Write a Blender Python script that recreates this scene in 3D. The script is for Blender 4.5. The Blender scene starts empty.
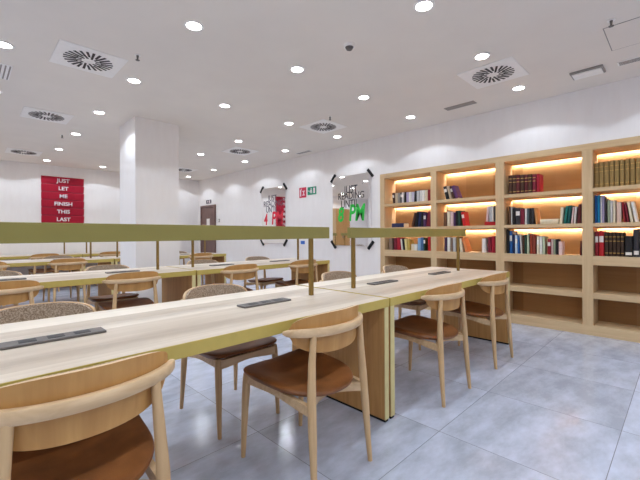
import bpy, bmesh, math, random
from mathutils import Vector, Matrix

random.seed(7)
S = bpy.context.scene
C = S.collection
PI = math.pi

# ------------------------------------------------------------------ helpers
def new_bm():
    return bmesh.new()

def add_box(bm, x0, x1, y0, y1, z0, z1):
    vs = [bm.verts.new(p) for p in ((x0,y0,z0),(x1,y0,z0),(x1,y1,z0),(x0,y1,z0),
                                    (x0,y0,z1),(x1,y0,z1),(x1,y1,z1),(x0,y1,z1))]
    for f in ((3,2,1,0),(4,5,6,7),(0,1,5,4),(1,2,6,5),(2,3,7,6),(3,0,4,7)):
        bm.faces.new([vs[i] for i in f])
    return vs

def bevel_all(bm, w, seg=2):
    bmesh.ops.bevel(bm, geom=list(bm.edges), offset=w, segments=seg, affect='EDGES', profile=0.5)

def add_rings(bm, rings, cap=True):
    """rings: list of closed point loops of equal length, skinned together."""
    vr = [[bm.verts.new(p) for p in r] for r in rings]
    n = len(vr[0])
    for a, b in zip(vr[:-1], vr[1:]):
        for i in range(n):
            j = (i+1) % n
            bm.faces.new((a[i], a[j], b[j], b[i]))
    if cap:
        bm.faces.new(list(reversed(vr[0])))
        bm.faces.new(vr[-1])
    return vr

def add_tube(bm, pts, radii, n=14):
    pts = [Vector(p) for p in pts]
    rings = []
    for i, p in enumerate(pts):
        d = (pts[min(i+1, len(pts)-1)] - pts[max(i-1, 0)]).normalized()
        ref = Vector((0,1,0)) if abs(d.z) > .7 else Vector((0,0,1))
        u = d.cross(ref).normalized(); v = d.cross(u).normalized()
        r = radii[i]
        rings.append([p + u*(r*math.cos(2*PI*k/n)) - v*(r*math.sin(2*PI*k/n)) for k in range(n)])
    add_rings(bm, rings)

def add_cyl(bm, cx, cy, z0, z1, r, n=24, r1=None):
    r1 = r if r1 is None else r1
    add_rings(bm, [[(cx+r*math.cos(2*PI*k/n), cy+r*math.sin(2*PI*k/n), z0) for k in range(n)],
                   [(cx+r1*math.cos(2*PI*k/n), cy+r1*math.sin(2*PI*k/n), z1) for k in range(n)]])

def obj(name, bm, m, parent=None, smooth=False, loc=None):
    bmesh.ops.recalc_face_normals(bm, faces=list(bm.faces))
    me = bpy.data.meshes.new(name)
    bm.to_mesh(me); bm.free()
    if smooth:
        for p in me.polygons: p.use_smooth = True
        try:
            me.set_sharp_from_angle(angle=math.radians(40))
        except Exception:
            pass
    o = bpy.data.objects.new(name, me)
    C.objects.link(o)
    if m is not None:
        me.materials.append(m)
    if parent is not None:
        o.parent = parent
    if loc is not None:
        o.location = loc
    return o

def tag(o, label, cat, group=None):
    o['label'] = label; o['category'] = cat
    if group: o['group'] = group
    return o

def thing(name, label, cat, loc=(0,0,0), rz=0.0, group=None):
    o = bpy.data.objects.new(name, None)
    o.empty_display_size = .1
    C.objects.link(o)
    o.location = loc; o.rotation_euler = (0, 0, rz)
    return tag(o, label, cat, group)

def struct(name, bm, m, parent=None, smooth=False):
    o = obj(name, bm, m, parent, smooth)
    if parent is None:
        o['kind'] = 'structure'
    return o

def copy_tree(o, parent=None):
    c = o.copy(); C.objects.link(c)
    if parent is not None: c.parent = parent
    for ch in list(o.children):
        copy_tree(ch, c)
    return c

def dup(root, loc, rz, label, group=None):
    r = copy_tree(root)
    r.location = loc; r.rotation_euler = (0, 0, rz)
    r['label'] = label
    if group: r['group'] = group
    return r

# ------------------------------------------------------------------ materials
def lin(r, g, b):
    def f(c):
        c /= 255.0
        return c/12.92 if c <= .04045 else ((c+.055)/1.055)**2.4
    return (f(r), f(g), f(b), 1.0)

def base_mat(name, rough=.5, metal=0.0, spec=.5):
    m = bpy.data.materials.new(name); m.use_nodes = True
    nt = m.node_tree
    b = nt.nodes['Principled BSDF']
    b.inputs['Roughness'].default_value = rough
    b.inputs['Metallic'].default_value = metal
    b.inputs['Specular IOR Level'].default_value = spec
    return m, nt, b

def plain(name, col, rough=.5, metal=0.0, spec=.5, var=.06, scale=30.0):
    """a colour with a faint procedural unevenness"""
    m, nt, b = base_mat(name, rough, metal, spec)
    tc = nt.nodes.new('ShaderNodeTexCoord')
    n = nt.nodes.new('ShaderNodeTexNoise'); n.inputs['Scale'].default_value = scale
    nt.links.new(tc.outputs['Object'], n.inputs['Vector'])
    r = nt.nodes.new('ShaderNodeValToRGB')
    r.color_ramp.elements[0].position = .3; r.color_ramp.elements[1].position = .7
    r.color_ramp.elements[0].color = tuple(c*(1-var) for c in col[:3]) + (1,)
    r.color_ramp.elements[1].color = tuple(min(1, c*(1+var)) for c in col[:3]) + (1,)
    nt.links.new(n.outputs['Fac'], r.inputs['Fac'])
    nt.links.new(r.outputs['Color'], b.inputs['Base Color'])
    return m

def emit(name, col, strength):
    m = bpy.data.materials.new(name); m.use_nodes = True
    nt = m.node_tree
    for n in list(nt.nodes): nt.nodes.remove(n)
    e = nt.nodes.new('ShaderNodeEmission'); o = nt.nodes.new('ShaderNodeOutputMaterial')
    e.inputs['Color'].default_value = col; e.inputs['Strength'].default_value = strength
    nt.links.new(e.outputs[0], o.inputs['Surface'])
    return m

def mathn(nt, op, a, b=None):
    n = nt.nodes.new('ShaderNodeMath'); n.operation = op
    for i, v in enumerate((a, b)):
        if v is None: continue
        if isinstance(v, (int, float)): n.inputs[i].default_value = v
        else: nt.links.new(v, n.inputs[i])
    return n.outputs[0]

def wood(name, c_dark, c_light, axis=2, rough=.45, plank=None, plank_axis=1, grain=1.0, spec=.4):
    """wood with grain running along AXIS (object space) and, optionally, glued staves PLANK wide"""
    m, nt, b = base_mat(name, rough, 0, spec)
    tc = nt.nodes.new('ShaderNodeTexCoord')
    mp = nt.nodes.new('ShaderNodeMapping')
    sc = [26*grain]*3; sc[axis] = 1.6*grain
    mp.inputs['Scale'].default_value = sc
    nt.links.new(tc.outputs['Object'], mp.inputs['Vector'])
    n1 = nt.nodes.new('ShaderNodeTexNoise'); n1.inputs['Scale'].default_value = 1.6
    n1.inputs['Detail'].default_value = 5; n1.inputs['Distortion'].default_value = .6
    nt.links.new(mp.outputs[0], n1.inputs['Vector'])
    n2 = nt.nodes.new('ShaderNodeTexNoise'); n2.inputs['Scale'].default_value = .25
    nt.links.new(mp.outputs[0], n2.inputs['Vector'])
    fac = mathn(nt, 'ADD', mathn(nt, 'MULTIPLY', n1.outputs['Fac'], .6), mathn(nt, 'MULTIPLY', n2.outputs['Fac'], .4))
    if plank:
        sp = nt.nodes.new('ShaderNodeSeparateXYZ')
        nt.links.new(tc.outputs['Object'], sp.inputs[0])
        k = mathn(nt, 'FLOOR', mathn(nt, 'DIVIDE', sp.outputs[plank_axis], plank))
        w = nt.nodes.new('ShaderNodeTexWhiteNoise'); w.noise_dimensions = '1D'
        nt.links.new(k, w.inputs['W'])
        fac = mathn(nt, 'ADD', mathn(nt, 'MULTIPLY', fac, .55), mathn(nt, 'MULTIPLY', w.outputs['Value'], .45))
    r = nt.nodes.new('ShaderNodeValToRGB')
    r.color_ramp.elements[0].position = .3; r.color_ramp.elements[1].position = .72
    r.color_ramp.elements[0].color = c_dark; r.color_ramp.elements[1].color = c_light
    nt.links.new(fac, r.inputs['Fac'])
    nt.links.new(r.outputs['Color'], b.inputs['Base Color'])
    return m

def leather_mat():
    m, nt, b = base_mat('brown_leather', .42, 0, .45)
    tc = nt.nodes.new('ShaderNodeTexCoord')
    n = nt.nodes.new('ShaderNodeTexNoise'); n.inputs['Scale'].default_value = 7; n.inputs['Detail'].default_value = 6
    nt.links.new(tc.outputs['Object'], n.inputs['Vector'])
    r = nt.nodes.new('ShaderNodeValToRGB')
    r.color_ramp.elements[0].position = .35; r.color_ramp.elements[1].position = .68
    r.color_ramp.elements[0].color = lin(106,62,28); r.color_ramp.elements[1].color = lin(146,90,46)
    nt.links.new(n.outputs['Fac'], r.inputs['Fac']); nt.links.new(r.outputs['Color'], b.inputs['Base Color'])
    v = nt.nodes.new('ShaderNodeTexVoronoi'); v.inputs['Scale'].default_value = 260
    nt.links.new(tc.outputs['Object'], v.inputs['Vector'])
    bp = nt.nodes.new('ShaderNodeBump'); bp.inputs['Strength'].default_value = .12; bp.inputs['Distance'].default_value = .002
    nt.links.new(v.outputs['Distance'], bp.inputs['Height']); nt.links.new(bp.outputs[0], b.inputs['Normal'])
    return m

def tweed_mat():
    m, nt, b = base_mat('tweed_cloth', .95, 0, .1)
    tc = nt.nodes.new('ShaderNodeTexCoord')
    n = nt.nodes.new('ShaderNodeTexNoise'); n.inputs['Scale'].default_value = 150; n.inputs['Detail'].default_value = 2
    nt.links.new(tc.outputs['Object'], n.inputs['Vector'])
    r = nt.nodes.new('ShaderNodeValToRGB')
    r.color_ramp.elements[0].position = .36; r.color_ramp.elements[1].position = .64
    r.color_ramp.elements[0].color = lin(138,116,96); r.color_ramp.elements[1].color = lin(196,176,156)
    nt.links.new(n.outputs['Fac'], r.inputs['Fac']); nt.links.new(r.outputs['Color'], b.inputs['Base Color'])
    return m

def wall_mat():
    m, nt, b = base_mat('plaster_wall', .85, 0, .2)
    tc = nt.nodes.new('ShaderNodeTexCoord')
    mp = nt.nodes.new('ShaderNodeMapping'); mp.inputs['Scale'].default_value = (9, 9, 2.2)
    nt.links.new(tc.outputs['Object'], mp.inputs['Vector'])
    n = nt.nodes.new('ShaderNodeTexNoise'); n.inputs['Scale'].default_value = 1.5; n.inputs['Detail'].default_value = 4
    nt.links.new(mp.outputs[0], n.inputs['Vector'])
    r = nt.nodes.new('ShaderNodeValToRGB')
    r.color_ramp.elements[0].color = lin(240,234,231); r.color_ramp.elements[1].color = lin(248,244,242)
    nt.links.new(n.outputs['Fac'], r.inputs['Fac']); nt.links.new(r.outputs['Color'], b.inputs['Base Color'])
    return m

def floor_mat():
    """large grey porcelain tiles, 0.75 m, fine dark joints, cloudy cement pattern, softly polished"""
    m, nt, b = base_mat('grey_floor_tile', .28, 0, .5)
    tc = nt.nodes.new('ShaderNodeTexCoord')
    sp = nt.nodes.new('ShaderNodeSeparateXYZ'); nt.links.new(tc.outputs['Object'], sp.inputs[0])
    T = .743
    u = mathn(nt, 'DIVIDE', mathn(nt, 'SUBTRACT', sp.outputs[0], 1.955), T)
    v = mathn(nt, 'DIVIDE', mathn(nt, 'SUBTRACT', sp.outputs[1], 1.005), T)
    def joint(w):
        f = mathn(nt, 'SUBTRACT', w, mathn(nt, 'FLOOR', w))
        d = mathn(nt, 'MINIMUM', f, mathn(nt, 'SUBTRACT', 1.0, f))
        return mathn(nt, 'LESS_THAN', d, .0026)
    j = mathn(nt, 'MAXIMUM', joint(u), joint(v))
    cv = nt.nodes.new('ShaderNodeCombineXYZ')
    nt.links.new(mathn(nt, 'FLOOR', u), cv.inputs[0]); nt.links.new(mathn(nt, 'FLOOR', v), cv.inputs[1])
    w = nt.nodes.new('ShaderNodeTexWhiteNoise'); w.noise_dimensions = '3D'
    nt.links.new(cv.outputs[0], w.inputs['Vector'])
    add = nt.nodes.new('ShaderNodeVectorMath'); add.operation = 'MULTIPLY_ADD'
    nt.links.new(w.outputs['Color'], add.inputs[0]); add.inputs[1].default_value = (13, 17, 5)
    nt.links.new(tc.outputs['Object'], add.inputs[2])
    mp = nt.nodes.new('ShaderNodeMapping'); mp.inputs['Scale'].default_value = (1.5, 3.2, 1)
    mp.inputs['Rotation'].default_value = (0, 0, .5)
    nt.links.new(add.outputs[0], mp.inputs['Vector'])
    n = nt.nodes.new('ShaderNodeTexNoise'); n.inputs['Scale'].default_value = 2.1
    n.inputs['Detail'].default_value = 9; n.inputs['Roughness'].default_value = .66; n.inputs['Distortion'].default_value = 0
    nt.links.new(mp.outputs[0], n.inputs['Vector'])
    fac = mathn(nt, 'ADD', mathn(nt, 'MULTIPLY', n.outputs['Fac'], .82), mathn(nt, 'MULTIPLY', w.outputs['Value'], .18))
    r = nt.nodes.new('ShaderNodeValToRGB')
    r.color_ramp.elements[0].position = .33; r.color_ramp.elements[1].position = .68
    r.color_ramp.elements[0].color = lin(168,173,186); r.color_ramp.elements[1].color = lin(210,216,234)
    nt.links.new(fac, r.inputs['Fac'])
    mx = nt.nodes.new('ShaderNodeMixRGB'); mx.inputs['Color2'].default_value = lin(138,138,146)
    nt.links.new(j, mx.inputs['Fac']); nt.links.new(r.outputs['Color'], mx.inputs['Color1'])
    nt.links.new(mx.outputs[0], b.inputs['Base Color'])
    rr = mathn(nt, 'ADD', .10, mathn(nt, 'MULTIPLY', n.outputs['Fac'], .12))
    nt.links.new(rr, b.inputs['Roughness'])
    return m

M = {}
M['wall'] = wall_mat()
M['floor'] = floor_mat()
M['ceil'] = plain('ceiling_paint', lin(238,230,221), .9, 0, .1, .015, 3)
M['chair'] = wood('chair_ash', lin(186,148,104), lin(222,188,142), 2, .42, grain=1.0)
M['chair_x'] = wood('chair_ash_rail', lin(192,157,116), lin(228,198,158), 0, .42)
M['ply'] = wood('bent_ply', lin(178,128,70), lin(205,157,94), 2, .42, grain=.8)
M['crest'] = wood('bent_ply_tan', lin(176,124,78), lin(200,150,100), 2, .45, grain=.8)
M['leather'] = leather_mat()
M['tweed'] = tweed_mat()
M['top'] = wood('table_ash', lin(190,173,154), lin(234,221,204), 0, .38, plank=.118, plank_axis=1, grain=.7)
M['slab'] = wood('table_side_oak', lin(178,128,72), lin(208,160,98), 2, .5, grain=.8)
M['olive'] = plain('olive_edge', lin(196,172,90), .45, 0, .4, .04, 20)
M['edge_pale'] = plain('pale_edge', lin(214,198,142), .5, 0, .3, .04, 20)
M['bar'] = plain('olive_brass_bar', lin(142,132,70), .42, .15, .5, .03, 14)
M['post'] = plain('brass_post', lin(140,112,56), .38, .5, .5, .04, 20)
M['black'] = plain('black_rubber', lin(24,24,26), .6, 0, .3)
M['socket'] = plain('grey_socket_body', lin(104,98,94), .45, .3, .5, .05)
M['socket_dark'] = plain('dark_socket', lin(30,28,30), .5)
M['oak'] = wood('bookcase_oak', lin(200,168,128), lin(222,194,152), 2, .55, grain=.7, spec=.25)
M['oak_h'] = wood('bookcase_oak_shelf', lin(200,168,128), lin(222,194,152), 1, .55, grain=.7, spec=.25)
M['oak_back_shade'] = wood('bookcase_oak_back_shade', lin(150,110,68), lin(174,132,86), 1, .6, plank=.38, plank_axis=1, grain=.6, spec=.2)  # oak darkened: the dimness deep in the bays is put into its colour
M['white'] = plain('white_enamel', lin(250,246,242), .5, 0, .4, .02)
M['vent_dark'] = plain('vent_shadow', lin(60,52,50), .7)
M['grille'] = plain('grey_grille', lin(150,142,136), .6)
M['led'] = emit('led_strip_light', (1.0, .97, .93, 1), 150.0)
M['lamp_led'] = emit('lamp_bar_light', (1.0, .95, .86, 1), 3.0)
M['bulb'] = emit('downlight_glow', (1.0, .98, .96, 1), 30.0)
M['emer'] = emit('emergency_glow', (1.0, .98, .98, 1), .75)
M['red'] = plain('red_board', lin(176,24,52), .55, 0, .3, .05, 4)
M['red_in_shade'] = plain('red_groove_shade', lin(128,14,40), .55)  # darker red paints the shading between the slats into the backing
M['letter'] = plain('white_letter', lin(240,225,230), .5)
M['door'] = wood('brown_door', lin(104,78,72), lin(134,104,96), 2, .45, grain=.8)
M['steel'] = plain('brushed_steel', lin(170,165,160), .35, .9)
M['glassmirror'] = base_mat('mirror_glass', .03, 1.0)[0]
M['glassmirror'].node_tree.nodes['Principled BSDF'].inputs['Base Color'].default_value = (.93,.93,.94,1)
M['ink'] = plain('black_ink', lin(38,32,34), .6)
M['ink_grey'] = plain('grey_ink', lin(96,94,104), .6)
M['ink_green'] = plain('green_ink', lin(40,200,70), .5)
M['ink_red'] = plain('red_ink', lin(232,50,72), .5)
M['sign_red'] = plain('fire_sign_red', lin(206,44,78), .5)
M['sign_green'] = plain('exit_sign_green', lin(20,140,106), .5)
M['sign_blue'] = plain('blue_plate', lin(70,120,205), .5)
M['paper'] = plain('paper', lin(236,230,222), .8)
M['page'] = plain('book_pages', lin(226,214,188), .85, 0, .2, .05, 90)
M['gold'] = plain('gold_tooling', lin(200,160,90), .45, .3)

COLS = {'antique gold':(152,122,72),'azure':(30,130,175),'beige':(196,176,150),'black':(30,28,30),'blue':(36,92,160),
 'blush':(216,184,168),'brick red':(158,66,46),'brown':(104,72,50),'brown red':(140,62,48),'charcoal':(56,54,58),
 'cream':(228,214,186),'crimson':(164,28,48),'dark brown':(78,48,36),'dark green':(38,66,52),'dark maroon':(92,34,36),
 'dark purple':(62,40,70),'dark red':(140,30,40),'dark teal':(20,84,82),'espresso':(62,42,30),'grey':(140,134,130),
 'light blue':(140,176,212),'lilac':(178,164,196),'maroon':(122,32,50),'mustard':(196,164,84),'navy':(34,44,84),
 'orange':(222,138,84),'pale blue':(188,206,224),'pale green':(190,202,170),'pale grey':(204,200,198),
 'pale lilac':(206,196,212),'pale pink':(226,196,192),'pale yellow':(226,214,150),'purple':(88,52,96),'red':(186,32,40),
 'sage':(164,174,146),'silver':(196,194,194),'slate':(96,110,114),'steel blue':(76,112,156),'tan':(200,140,86),
 'taupe':(132,112,98),'teal':(26,112,106),'white':(232,228,222)}
BM = {k: plain('book_'+k.replace(' ','_'), lin(*v), .55, 0, .35, .07, 40) for k, v in COLS.items()}

EXPOSURE = 0.0
BOOKS=[
 (1, 1, 3.394, 3.355, 0.177, 'dark brown', -8, 's'),
 (1, 1, 3.355, 3.298, 0.17, 'beige', 0, 's'),
 (1, 1, 3.298, 3.252, 0.169, 'grey', 0, 's'),
 (1, 1, 3.252, 3.222, 0.174, 'black', 0, 's'),
 (1, 1, 3.222, 3.181, 0.169, 'pale grey', 0, 's'),
 (1, 1, 3.181, 3.148, 0.172, 'black', 5, 's'),
 (1, 1, 3.148, 3.097, 0.165, 'lilac', 0, 's'),
 (1, 1, 3.097, 3.048, 0.164, 'white', 0, 's'),
 (1, 1, 3.048, 3.003, 0.163, 'pale lilac', 0, 's'),
 (1, 1, 3.003, 2.963, 0.175, 'black', 5, 's'),
 (1, 1, 2.963, 2.916, 0.171, 'silver', 0, 's'),
 (1, 1, 2.916, 2.864, 0.173, 'pale grey', 0, 's'),
 (1, 1, 2.864, 2.82, 0.171, 'white', 0, 's'),
 (1, 1, 2.82, 2.772, 0.17, 'cream', 0, 's'),
 (1, 1, 2.769, 2.716, 0.174, 'dark red', 0, 's'),
 (1, 2, 3.414, 3.194, 0.069, 'navy', 0, 'f'),
 (1, 2, 3.03, 2.977, 0.222, 'dark brown', 14, 's'),
 (1, 2, 2.977, 2.929, 0.235, 'black', 10, 's'),
 (1, 2, 2.929, 2.881, 0.233, 'navy', 6, 's'),
 (1, 2, 2.881, 2.843, 0.215, 'black', 0, 's'),
 (1, 2, 2.843, 2.796, 0.213, 'purple', 0, 's'),
 (1, 2, 2.796, 2.719, 0.226, 'maroon', 8, 's'),
 (1, 3, 3.473, 3.402, 0.195, 'taupe', 0, 's'),
 (1, 3, 3.375, 3.317, 0.195, 'maroon', 0, 's'),
 (1, 3, 3.317, 3.252, 0.201, 'crimson', 0, 's'),
 (1, 3, 3.248, 3.215, 0.179, 'white', -6, 's'),
 (1, 3, 3.215, 3.181, 0.187, 'black', -8, 's'),
 (1, 3, 3.177, 3.129, 0.179, 'pale yellow', -6, 's'),
 (1, 3, 3.129, 3.082, 0.163, 'mustard', 0, 's'),
 (1, 3, 3.057, 3.0, 0.1, 'cream', 0, 's'),
 (1, 3, 3.0, 2.94, 0.095, 'white', 0, 's'),
 (1, 3, 2.933, 2.881, 0.196, 'light blue', 0, 's'),
 (1, 3, 2.881, 2.836, 0.205, 'steel blue', 0, 's'),
 (1, 3, 2.833, 2.803, 0.205, 'dark green', 0, 's'),
 (1, 3, 2.766, 2.716, 0.217, 'red', 0, 's'),
 (2, 1, 2.496, 2.442, 0.195, 'black', -12, 's'),
 (2, 1, 2.436, 2.396, 0.197, 'beige', -14, 's'),
 (2, 1, 2.396, 2.357, 0.193, 'dark brown', -16, 's'),
 (2, 1, 2.357, 2.301, 0.194, 'purple', -20, 's'),
 (2, 2, 2.504, 2.458, 0.206, 'brown', 0, 's'),
 (2, 2, 2.451, 2.406, 0.215, 'cream', 0, 's'),
 (2, 2, 2.406, 2.36, 0.207, 'pale pink', 0, 's'),
 (2, 2, 2.357, 2.324, 0.196, 'purple', 0, 's'),
 (2, 2, 2.321, 2.289, 0.221, 'black', 0, 's'),
 (2, 2, 2.289, 2.248, 0.222, 'dark green', 0, 's'),
 (2, 2, 2.233, 2.187, 0.199, 'red', -8, 's'),
 (2, 2, 1.92, 1.78, 0.051, 'red', 0, 'f'),
 (2, 2, 1.895, 1.862, 0.203, 'pale pink', 6, 'o'),
 (2, 2, 1.857, 1.823, 0.207, 'silver', 0, 'o'),
 (2, 2, 1.821, 1.797, 0.199, 'white', 0, 'o'),
 (2, 2, 1.797, 1.777, 0.21, 'charcoal', 0, 'o'),
 (2, 3, 2.504, 2.461, 0.211, 'dark purple', 0, 's'),
 (2, 3, 2.451, 2.406, 0.205, 'white', 0, 's'),
 (2, 3, 2.406, 2.372, 0.197, 'taupe', 0, 's'),
 (2, 3, 2.369, 2.324, 0.206, 'silver', 0, 's'),
 (2, 3, 2.321, 2.283, 0.211, 'dark brown', 0, 's'),
 (2, 3, 2.277, 2.233, 0.191, 'cream', -8, 's'),
 (2, 3, 2.231, 2.184, 0.197, 'orange', -18, 's'),
 (2, 3, 1.955, 1.901, 0.192, 'white', 0, 's'),
 (2, 3, 1.875, 1.828, 0.211, 'maroon', 0, 's'),
 (2, 3, 1.826, 1.78, 0.219, 'crimson', 0, 's'),
 (3, 1, 1.613, 1.566, 0.249, 'dark brown', 0, 'v'),
 (3, 1, 1.566, 1.519, 0.246, 'dark brown', 0, 'v'),
 (3, 1, 1.519, 1.473, 0.243, 'dark maroon', 0, 'v'),
 (3, 1, 1.473, 1.428, 0.24, 'dark brown', 0, 'v'),
 (3, 1, 1.427, 1.383, 0.237, 'dark maroon', 0, 'v'),
 (3, 1, 1.382, 1.338, 0.235, 'dark brown', 0, 'v'),
 (3, 1, 1.338, 1.295, 0.232, 'maroon', 0, 'v'),
 (3, 1, 1.291, 1.255, 0.23, 'crimson', 0, 's'),
 (3, 2, 1.613, 1.587, 0.24, 'brown', 0, 's'),
 (3, 2, 1.587, 1.567, 0.227, 'white', 0, 's'),
 (3, 2, 1.567, 1.534, 0.218, 'black', 0, 's'),
 (3, 2, 1.532, 1.475, 0.215, 'charcoal', 0, 's'),
 (3, 2, 1.473, 1.425, 0.199, 'maroon', 0, 's'),
 (3, 2, 1.422, 1.4, 0.202, 'white', 0, 's'),
 (3, 2, 1.4, 1.375, 0.203, 'slate', 0, 's'),
 (3, 2, 1.372, 1.346, 0.204, 'black', 0, 's'),
 (3, 2, 1.346, 1.319, 0.205, 'charcoal', 0, 's'),
 (3, 2, 1.315, 1.286, 0.199, 'tan', -6, 's'),
 (3, 2, 1.046, 1.01, 0.195, 'cream', 4, 's'),
 (3, 2, 0.998, 0.966, 0.209, 'teal', 6, 's'),
 (3, 2, 0.966, 0.934, 0.212, 'dark teal', 6, 's'),
 (3, 2, 0.93, 0.907, 0.193, 'pale pink', 6, 's'),
 (3, 2, 0.905, 0.88, 0.196, 'white', 4, 's'),
 (3, 2, 0.871, 0.831, 0.217, 'dark maroon', 3, 's'),
 (3, 2, 1.255, 1.06, 0.062, 'cream', 0, 'f'),
 (3, 3, 1.637, 1.606, 0.342, 'black', 0, 's'),
 (3, 3, 1.603, 1.57, 0.289, 'blue', 0, 's'),
 (3, 3, 1.567, 1.539, 0.25, 'navy', 0, 's'),
 (3, 3, 1.539, 1.508, 0.237, 'pale blue', 0, 's'),
 (3, 3, 1.508, 1.485, 0.224, 'blue', 0, 's'),
 (3, 3, 1.482, 1.461, 0.242, 'white', -4, 's'),
 (3, 3, 1.457, 1.427, 0.232, 'dark brown', 0, 's'),
 (3, 3, 1.427, 1.4, 0.237, 'dark green', 0, 's'),
 (3, 3, 1.4, 1.375, 0.257, 'pale green', 0, 's'),
 (3, 3, 1.37, 1.339, 0.244, 'brick red', 0, 's'),
 (3, 3, 1.339, 1.303, 0.236, 'brown red', 0, 's'),
 (3, 3, 1.292, 1.262, 0.219, 'cream', 0, 's'),
 (3, 3, 1.262, 1.232, 0.219, 'white', 0, 's'),
 (3, 3, 1.229, 1.202, 0.214, 'pale green', 0, 's'),
 (3, 3, 1.176, 1.14, 0.187, 'dark red', 0, 's'),
 (3, 3, 1.138, 1.118, 0.185, 'pale pink', 0, 's'),
 (3, 3, 1.115, 1.093, 0.182, 'sage', 0, 's'),
 (3, 3, 1.093, 1.066, 0.185, 'black', 0, 's'),
 (3, 3, 1.06, 1.02, 0.157, 'pale pink', 0, 's'),
 (3, 3, 0.854, 0.832, 0.165, 'dark maroon', 3, 's'),
 (4, 1, 0.716, 0.672, 0.282, 'antique gold', 0, 'v'),
 (4, 1, 0.671, 0.628, 0.282, 'antique gold', 0, 'v'),
 (4, 1, 0.627, 0.584, 0.282, 'antique gold', 0, 'v'),
 (4, 1, 0.582, 0.54, 0.283, 'antique gold', 0, 'v'),
 (4, 1, 0.538, 0.497, 0.283, 'antique gold', 0, 'v'),
 (4, 1, 0.494, 0.454, 0.283, 'antique gold', 0, 'v'),
 (4, 1, 0.451, 0.411, 0.283, 'antique gold', 0, 'v'),
 (4, 1, 0.407, 0.368, 0.283, 'antique gold', 0, 'v'),
 (4, 1, 0.364, 0.326, 0.283, 'antique gold', 0, 'v'),
 (4, 1, 0.322, 0.283, 0.283, 'antique gold', 0, 'v'),
 (4, 1, 0.279, 0.242, 0.283, 'antique gold', 0, 'v'),
 (4, 2, 0.714, 0.689, 0.327, 'blue', 0, 's'),
 (4, 2, 0.689, 0.666, 0.329, 'azure', 0, 's'),
 (4, 2, 0.664, 0.648, 0.289, 'white', 0, 's'),
 (4, 2, 0.648, 0.625, 0.303, 'lilac', 0, 's'),
 (4, 2, 0.624, 0.608, 0.275, 'charcoal', 0, 's'),
 (4, 2, 0.601, 0.578, 0.247, 'sage', 0, 's'),
 (4, 2, 0.577, 0.553, 0.243, 'pale grey', 0, 's'),
 (4, 2, 0.553, 0.53, 0.243, 'cream', 0, 's'),
 (4, 2, 0.522, 0.48, 0.219, 'blush', 0, 's'),
 (4, 2, 0.475, 0.452, 0.22, 'dark red', -5, 's'),
 (4, 2, 0.449, 0.427, 0.212, 'maroon', -6, 's'),
 (4, 2, 0.424, 0.395, 0.221, 'cream', -8, 's'),
 (4, 2, 0.392, 0.36, 0.219, 'white', -9, 's'),
 (4, 3, 0.714, 0.68, 0.274, 'dark red', 0, 's'),
 (4, 3, 0.678, 0.631, 0.278, 'red', 0, 's'),
 (4, 3, 0.627, 0.594, 0.262, 'espresso', 0, 'v'),
 (4, 3, 0.592, 0.559, 0.262, 'espresso', 0, 'v'),
 (4, 3, 0.558, 0.525, 0.262, 'espresso', 0, 'v'),
 (4, 3, 0.524, 0.492, 0.261, 'espresso', 0, 'v'),
 (4, 3, 0.49, 0.459, 0.261, 'espresso', 0, 'v'),
 (4, 3, 0.454, 0.39, 0.222, 'black', 0, 'l'),
 (4, 3, 0.387, 0.336, 0.296, 'charcoal', 0, 'l'),
 (4, 3, 0.333, 0.292, 0.274, 'black', 0, 's'),
]

# ------------------------------------------------------------------ the room
XL, XR, YF, YB, ZC = -3.2, 5.0, -2.6, 10.2, 2.77
bm = new_bm(); add_box(bm, XL-.1, XR+.6, YF-.1, YB+.1, -.1, 0); struct('floor', bm, M['floor'])
bm = new_bm(); add_box(bm, XL-.1, XR+.6, YF-.1, YB+.1, ZC, ZC+.1); struct('ceiling', bm, M['ceil'])
bm = new_bm(); add_box(bm, XL-.1, XR+.1, YB, YB+.1, 0, ZC); struct('wall_back', bm, M['wall'])
bm = new_bm(); add_box(bm, XL-.1, XR+.1, YF-.1, YF, 0, ZC); struct('wall_front', bm, M['wall'])
bm = new_bm(); add_box(bm, XL-.1, XL, YF, YB, 0, ZC); struct('wall_left', bm, M['wall'])
# the bookcase stands in a niche of the wall on the camera's right hand
BY0, BY1, BZ = -.205, 3.600, 2.147
bm = new_bm()
g = .004
add_box(bm, XR, XR+.1, BY1+g, YB, 0, ZC)
add_box(bm, XR, XR+.1, YF, BY0-g, 0, ZC)
add_box(bm, XR, XR+.1, BY0-g, BY1+g, BZ+g, ZC)
struct('wall_right', bm, M['wall'])
bm = new_bm(); add_box(bm, 1.67, 2.27, 5.25, 5.93, 0, ZC); c = struct('column', bm, M['wall'])

# door at the far end of the wall with the mirrors
d = thing('door_1', 'brown wooden door under a small exit sign at the far corner', 'door', (XR, 9.58, 0))
del d['category']; del d['label']; d['kind'] = 'structure'
bm = new_bm(); add_box(bm, -.03, -.002, -.37, .36, .005, 1.95); obj('door_leaf', bm, M['door'], d)
bm = new_bm()
add_box(bm, -.05, -.001, -.42, -.372, 0, 2.0); add_box(bm, -.05, -.001, .362, .41, 0, 2.0); add_box(bm, -.05, -.001, -.372, .362, 1.952, 2.0)
obj('door_frame', bm, M['door'], d)
bm = new_bm(); add_tube(bm, [(-.031,-.30,1.02),(-.075,-.30,1.02),(-.078,-.20,1.02)], [.009,.009,.009], 10); obj('door_handle', bm, M['steel'], d, True)
bm = new_bm(); add_box(bm, -.034, -.031, -.12, .06, 1.42, 1.62)
tag(obj('notice', bm, M['paper'], None, loc=(XR, 9.58, 0)), 'small white paper notice taped to the brown door', 'notice')

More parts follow.
